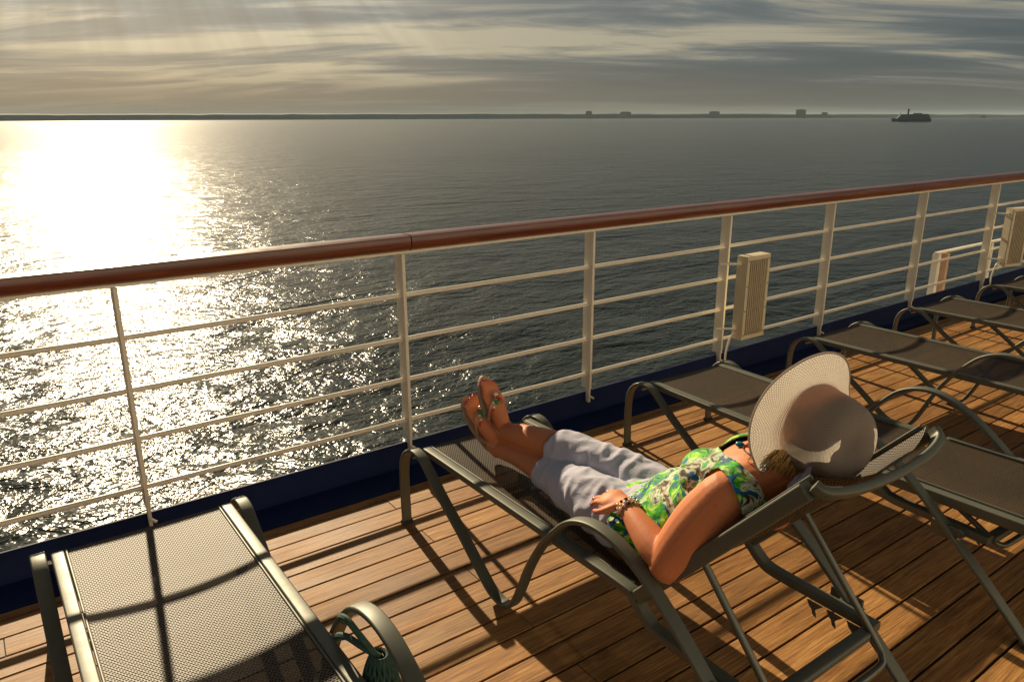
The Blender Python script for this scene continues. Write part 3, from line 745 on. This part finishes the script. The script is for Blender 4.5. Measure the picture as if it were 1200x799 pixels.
# neck and head
loft(bm, [TB(0, .47, .082), TB(-.006, .545, .088), HP(0, -.055, -.020)], [(.072, .058), (.056, .054), (.056, .058)])
ball(bm, HP(0, .012, -.008), (.075, .090, .090), HM); ball(bm, HP(0, -.045, .028), (.058, .062, .062), HM); ball(bm, HP(0, -.088, .055), (.026, .024, .026), HM)
ball(bm, HP(0, .052, .052), (.058, .045, .038), HM)
loft(bm, [HP(0, .010, .078), HP(0, -.012, .088), HP(0, -.026, .097), HP(0, -.036, .090)], [(.008, .010), (.010, .012), (.015, .012), (.012, .008)], n=4)   # nose
for s in (-1, 1):
    ball(bm, HP(s*.030, .012, .070), (.016, .012, .013), HM)       # closed eyes
    ball(bm, HP(s*.032, .030, .074), (.022, .007, .010), HM)       # brow
    ball(bm, HP(s*.038, -.030, .058), (.026, .028, .022), HM)      # cheeks
    ball(bm, HP(s*.078, -.004, -.004), (.010, .030, .019), HM)     # ears
ball(bm, HP(0, -.052, .086), (.022, .0065, .009), HM); ball(bm, HP(0, -.064, .083), (.019, .0065, .009), HM)   # lips
hand(bm, WR, V((.06, .98, -.13)), V((-.30, .10, .93)), -1, curl=.27)
hand(bm, WRR, V((-.1, 1, -.12)), V((.35, .1, .93)), 1, curl=.45)
foot(bm, V((1.590, 2.285, .424)), V((1.582, 2.330, .416)), V((1.556, 2.415, .540)), V((1.548, 2.455, .596)), V((1, .06, .1)).normalized(), 1)
foot(bm, V((1.606, 2.270, .500)), V((1.608, 2.318, .478)), V((1.596, 2.365, .622)), V((1.590, 2.385, .690)), V((1, .10, .12)).normalized(), -1)
bm.transform(WI)
body_me = remeshed('body', bm, .0042, 3, .5)
body = link('body', body_me, M['skin'], woman)

def nail_obj(name, lst):
    for c, d, u, r in lst:
        bm = bmesh.new(); rot = Matrix((d.cross(u).normalized(), d.normalized(), u.normalized())).transposed()
        ball(bm, c, (r*.9, r*1.1, r*.38), rot, 10); bm.transform(WI); done(name, bm, M['nail'], woman)
nail_obj('fingernail', nails[:5]); nail_obj('toenail', toe_nails)

# blouse
bm = bmesh.new(); torso(bm, .011)
loft(bm, [TB(0, .40, .092), TB(0, .52, .086)], [(.15, .075), (.085, .060)])
bm.transform(WI); src = remeshed('blouse_src', bm, .006, 3, .5)
def tolocal(c):
    q = V(c)+V((0, 1.42, .38))-V((0, SP.y, SP.z)); return c[0]+1.66-CX, q.dot(SD), q.dot(SN)
def blouse_cut(c):
    x, s, n = tolocal(c); Y = c[1]+1.42; Z = c[2]+.38
    if Y > 1.60+.015*math.sin(x*20): return True
    if s > .545: return True
    if n > .030 and (((x+.006)/.150)**2+((s-.60)/(.225))**2) < 1: return True           # neckline
    if abs(x) > .165 and ((s-.415)/.072)**2+((n-.090)/.074)**2 < 1: return True  # armholes
    return False
def blouse_disp(c):
    a = V((c[0]*9, c[1]*16, c[2]*9)); f = noise.noise(a+V((3, 1, 0)))*.006
    b_ = abs(noise.noise(V((c[0]*5+c[1]*11, c[1]*5-c[0]*7, c[2]*13))))
    return .004+f+.010*max(0, .35-b_)*1.2
blouse = relift('blouse', src, M['blouse'], woman, blouse_cut, blouse_disp, .0022)

# cropped trousers
bm = bmesh.new()
loft(bm, [p for p, d in TORSO[:5]], [(d[0]+.006, d[1]+.006) for p, d in TORSO[:5]])
def cuffed(L):
    out = [((p[0], p[1], p[2]), (d[0]+.012, d[1]+.012)) for p, d in L[:3]]
    out.append(((L[3][0][0], 1.95, L[3][0][2]+.004), (.068, .064))); out.append(((L[4][0][0]*.5+L[3][0][0]*.5, 2.10, L[4][0][2]*.6+L[3][0][2]*.4), (.066, .062)))
    return out
limb(bm, cuffed(LEG_L)); limb(bm, cuffed(LEG_R)); ball(bm, (CX, 1.60, .46), (.10, .06, .07))
bm.transform(WI); src = remeshed('trousers_src', bm, .006, 4, .5)
def tr_cut(c):
    Y = c[1]+1.42; X = c[0]+1.66; x, s, n = tolocal(c)
    return Y > 1.965-.25*(X-1.62) or (s > .10 and Y < 1.36)
def tr_disp(c):
    Y = c[1]; k = 1 if Y > .1 else .8
    r1 = 1-abs(noise.noise(V((c[0]*7+c[1]*6, c[1]*15-c[0]*9, c[2]*9))))*2.2
    r2 = 1-abs(noise.noise(V((c[0]*12-c[1]*5+4, c[1]*24+c[0]*8, c[2]*14+2))))*2.2
    return (.0075*max(0, r1)+.004*max(0, r2)+.005*noise.noise(V((c[0]*10, c[1]*5, c[2]*10+9))))*k
trousers = relift('cropped_trousers', src, M['capri'], woman, tr_cut, tr_disp, .0022)

# sandals
def sandal(i, so):
    heel, ball_, toe, lat, nrm, ax, big = so
    e = empty('sandal', (0, 0, 0)); e.parent = woman
    bm = bmesh.new(); Lt = (toe-heel).length+.03
    top, bot = [], []
    N = 26
    outline = []
    for j in range(N):
        a = 2*math.pi*j/N; u = .5-.5*math.cos(a); wd = .031+.014*math.sin(min(1, u*1.25)*math.pi*.62)**2
        if u > .93: wd *= .9
        outline.append((u, math.sin(a)*wd*(1.0 if .02 < u < .98 else .9)/max(.55, math.sin(a if a < math.pi else 2*math.pi-a)**.35 if 0 < j % N else 1)))
    for u, o in outline:
        c = heel-ax*.012+ax*Lt*u+nrm*(-.010+.010*abs(u-.4)*0)
        top.append(bm.verts.new(c+lat*o)); bot.append(bm.verts.new(c+lat*o*.97-nrm*.013))
    bm.faces.new(top); bm.faces.new(bot[::-1])
    for j in range(N): bm.faces.new((top[j], top[(j+1) % N], bot[(j+1) % N], bot[j]))
    bm.transform(WI); done('sole', bm, M['sole'], e, False)
    post = ball_+ax*.014+lat*big*.018+nrm*.022
    for s in (-1, 1):
        bm = bmesh.new()
        bar(bm, [post+nrm*.010, ball_-ax*.008+lat*s*.020+nrm*.046, ball_-ax*.040+lat*s*.042+nrm*.040, heel.lerp(ball_, .42)+lat*s*.041+nrm*.004], .013, .004, side=ax, n=5)
        bm.transform(WI); done('strap', bm, M['strap'], e)
    bm = bmesh.new(); q = heel
    bar(bm, [heel.lerp(ball_, .40)+lat*.036+nrm*.004, heel+lat*.038+nrm*.045+ax*.02, heel-ax*.016+nrm*.052, heel-lat*.038+nrm*.045+ax*.02, heel.lerp(ball_, .40)-lat*.036+nrm*.004], .009, .003, side=ax, n=6)
    bm.transform(WI); done('heel_strap', bm, M['strap'], e)
    for j, (a, b_, mt, r) in enumerate(((.012, 0, 'gem_w', .0085), (.004, -.008, 'gem_r', .006), (-.014, .018, 'gem_r', .007), (-.016, -.019, 'gem_w', .006), (-.042, .026, 'gold', .007), (-.044, -.027, 'gem_r', .007), (-.004, .010, 'gem_r', .006), (-.006, -.012, 'gem_g', .0065), (-.022, .0, 'gem_g', .0095), (-.030, .020, 'gem_r', .006), (-.034, -.021, 'gem_w', .0065), (-.050, .030, 'gem_g', .006), (-.052, -.031, 'gem_r', .006))):
        bm = bmesh.new(); ball(bm, ball_+ax*a+lat*(big*.006+b_)+nrm*(.052-abs(b_)*.25), (r*1.25, r*1.25, r), k=10); bm.transform(WI); done('bead', bm, M[mt], e)
for i, so in enumerate(soles): sandal(i, so)

# bracelet on the near wrist
e = empty('bracelet', (0, 0, 0)); e.parent = woman
bd = (WR-V((1.434, 1.365, .572))).normalized(); bs_ = bd.cross(V((0, 0, 1))).normalized(); bu = bs_.cross(bd)
bm_by = {}
for row in range(3):
    for j in range(14):
        a = 2*math.pi*(j+.5*row)/14; c = WR-bd*(.006+.009*row)+bs_*math.cos(a)*.036+bu*math.sin(a)*.031
        mt = random.choice(['gem_w', 'gold', 'gem_w', 'cord', 'gem_g'])
        bm = bm_by.setdefault(mt, bmesh.new()); ball(bm, c, random.uniform(.0042, .0062), k=8)
for mt, bm in bm_by.items(): bm.transform(WI); o = done('beads', bm, M[mt], e); o['kind'] = 'stuff'

# necklaces, laid on the skin by ray casting onto the body
from mathutils.bvhtree import BVHTree
bmb = bmesh.new(); bmb.from_mesh(body_me); bvh = BVHTree.FromBMesh(bmb)
def on_skin(x, s, lift=.003):
    o_ = WI @ TB(x, s, .40); hit = bvh.ray_cast(o_, -SN)
    return (hit[0]+hit[1]*lift) if hit[0] is not None else WI @ TB(x, s, .15)
def loop_pts(x0, s_low, s_top, hw, n=17):
    return [on_skin(x0+hw*math.sin(R(a)), s_top-(s_top-s_low)*math.cos(R(a))**1.2 if abs(a) < 90 else s_top) for a in [-88+176*i/(n-1) for i in range(n)]]
pts = loop_pts(-.050, .455, .56, .062)
bm = bmesh.new(); tube(bm, pts, .0019, n=3, k=6); done('necklace', bm, M['cord'], woman)
pc = on_skin(-.052, .443, .006)
bm = bmesh.new(); ball(bm, pc, (.010, .015, .008)); done('pendant', bm, M['gem_b'], woman)
bm = bmesh.new(); ball(bm, on_skin(-.052, .462, .004), .0055, k=10); done('necklace_bead', bm, M['gem_r'], woman)
bm = bmesh.new(); tube(bm, loop_pts(-.030, .50, .585, .055), .0017, n=3, k=6); done('necklace_chain', bm, M['gold'], woman)
bmb.free()

# hair: many short curling locks behind and beside the head
hair = None
bm = bmesh.new()
rnd = random.Random(3)
ball(bm, HP(0, -.004, -.020), (.080, .080, .084), HM)
for i in range(620):
    th = rnd.uniform(-1.0, 1.0)*math.pi*.45+math.pi*1.5; ux = rnd.uniform(-.085, .0)
    rl_ = .074 if ux > -.03 else .080
    st_ = HP(rl_*math.cos(th), ux, rl_*math.sin(th)-.008)
    out = (st_-HEAD).normalized(); dr = (out*.3+HM @ V((math.cos(th)*.45, -1.0+rnd.uniform(-.2, .2), -.25))).normalized()
    L_ = rnd.uniform(.025, .065); p = st_; pts = [p]; ph = rnd.uniform(0, 6.28); sd_ = dr.cross(out).normalized()
    for q in range(1, 8):
        p = st_+dr*L_*q/7+(out*math.sin(ph+q*.95)+sd_*math.cos(ph+q*.95))*.009+V((0, 0, -.003*q)); pts.append(p)
    tube(bm, pts, lambda k_, n_: .0022*(1-.75*(k_/n_)**2), n=3, k=4)
bm.transform(WI); hair = done('hair', bm, M['hair'], woman)

# straw hat
HA = V((-.20, -.97, -.02)).normalized()         # crown direction
HU = (V((-.42, .3, 1))-HA*V((-.42, .3, 1)).dot(HA)).normalized(); HS = HU.cross(HA).normalized()
HC = HEAD-HA*.030+V((.010, 0, .004))
bm = bmesh.new(); uvl = bm.loops.layers.uv.new('UVMap')
prof = [(.0, .146), (.009, .1462), (.034, .146), (.060, .142), (.086, .128), (.100, .101), (.106, .074), (.109, .045), (.111, .018), (.115, .004), (.122, -.003), (.132, -.007), (.144, -.011), (.154, -.015), (.163, -.019), (.167, -.021)]
PP = catmull([V((a, b_, 0)) for a, b_ in prof], 3); NA = 96; g = []; sl = 0
for i, q in enumerate(PP):
    if i: sl += (PP[i]-PP[i-1]).length
    ring = []
    for j in range(NA+1):
        a = 2*math.pi*j/NA; r, h = q.x, q.y
        f = max(0, (r-.114)/.060)
        up = math.cos(a)                      # +1 = the edge over the forehead
        rr = r*(1+.20*f*max(0, up)+.04*f*abs(math.sin(a))+.03*f*math.sin(2*a+.6)); hh = h+f*(.012*math.sin(2*a+1.0)+.006*math.sin(3*a)+.020*max(0, up)-.010*max(0, -up))
        if f == 0:                            # a soft dent in the crown
            hh -= .010*math.exp(-((r*math.cos(a)-.015)/.030)**2-((r*math.sin(a))/.055)**2)*(h > .12)
            rr *= 1+.025*math.sin(2*a+.5)
        if up < -.2: rr *= 1-.30*f*(-up-.2)/.8
        ring.append((rr, a, hh, sl))
    g.append(ring)
vv = [[None]*(NA) for _ in g]
for i, ring in enumerate(g):
    for j in range(NA):
        rr, a, hh, s_ = ring[j]; vv[i][j] = bm.verts.new(HC+HU*rr*math.cos(a)+HS*rr*math.sin(a)+HA*hh)
for i in range(1, len(g)-1):
    for j in range(NA):
        fq = bm.faces.new((vv[i][j], vv[i][(j+1) % NA], vv[i+1][(j+1) % NA], vv[i+1][j]))
        for lp, (ii, jj) in zip(fq.loops, ((i, j), (i, j+1), (i+1, j+1), (i+1, j))):
            lp[uvl].uv = (2*math.pi*.10*jj/NA*(1 if ii < 24 else 1.0), g[ii][0][3])
fq = bm.faces.new([vv[1][j] for j in range(NA)])
for lp, j in zip(fq.loops, range(NA)): lp[uvl].uv = (math.cos(2*math.pi*j/NA)*.01, math.sin(2*math.pi*j/NA)*.01)
for v in vv[0]: bm.verts.remove(v)
bmesh.ops.solidify(bm, geom=bm.faces[:], thickness=.0022)
bm.transform(WI); hat = done('sun_hat', bm, M['straw'], woman, autosmooth=False)
hat['label'] = 'cream woven straw hat with wide brim'
bm = bmesh.new(); rim = [HC+HU*g[-1][j][0]*math.cos(g[-1][j][1])+HS*g[-1][j][0]*math.sin(g[-1][j][1])+HA*g[-1][j][2] for j in range(NA)]
sweep(bm, rim, lambda i, n_: circ(.0026, 6), closed=True); bm.transform(WI); done('brim_edge', bm, M['straw'], hat)

# folded lilac cloth under her head
bm = bmesh.new()
def cl(u, v): return TB(-.155+.105*u, .575+.085*v, .016+.026*math.sin(u*math.pi)**.5+.008*noise.noise(V((u*5, v*5, 1))))
gr = [[bm.verts.new(cl(i/14, j/12)) for j in range(13)] for i in range(15)]
for i in range(14):
    for j in range(12): bm.faces.new((gr[i][j], gr[i+1][j], gr[i+1][j+1], gr[i][j+1]))
bmesh.ops.solidify(bm, geom=bm.faces[:], thickness=.012)
tag(done('head_cloth', bm, M['lilac']), 'small folded lilac cloth tucked under the sleeping woman\'s head', 'cloth')

# green knotted net bag hanging from the near armrest of the corner lounger
M['net'] = simple('green_net_cord', (.035, .085, .065), .8, 0, .35, 120, bs=.5, bscale=300)
e = empty('net_bag', (.635, 1.475, .225)); tag(e, 'dark green knotted net bag hanging from the armrest of the corner lounger', 'bag')
bm = bmesh.new(); BC = V((.02, -.0, .05))
for fam in (1, -1):
    for j in range(16):
        pts = []
        for q in range(15):
            v_ = q/14; a = 2*math.pi*j/16+fam*v_*2.2; r = .058*math.sin(math.pi*(v_*.92+.05))**.6+.003
            pts.append(BC+V((r*math.cos(a)*.8, r*math.sin(a), .15-.30*v_)))
        tube(bm, pts, .0042, n=2, k=5)
bm_o = done('net', bm, M['net'], e)
bm = bmesh.new(); ball(bm, BC, (.038, .048, .13)); done('contents', bm, simple('green_cloth_content', (.05, .11, .07), .9), e)
for pts in ([BC+V((0, 0, .14)), V((-.010, .03, .215)), V((-.03, .075, .225)), V((-.035, .118, .205)), V((-.030, .150, .175)), V((-.000, .158, .160))],
            [BC+V((0, 0, .13)), V((-.015, .03, .25)), V((-.03, .07, .28)), V((-.03, .110, .262)), V((-.010, .135, .225))]):
    bm = bmesh.new(); tube(bm, pts, .0085, n=5, k=8); done('strap', bm, M['net'], e)
# ------------------------------------------------------------------ haze
bm = bmesh.new(); box(bm, (-62000, -62000, SEA_Z-1), (62000, 62000, 160)); hz = done('haze', bm, None, smooth=False); tag(hz, kind='stuff')
m = bpy.data.materials.new('sea_haze'); m.use_nodes = True; t = NT(m.node_tree); t.n.clear()
pv_ = t('ShaderNodeVolumePrincipled', {'Color': (.62, .78, .90, 1), 'Density': 2.3e-5, 'Anisotropy': 0.0})
t.l.new(pv_.outputs[0], t('ShaderNodeOutputMaterial').inputs['Volume']); hz.data.materials.append(m)
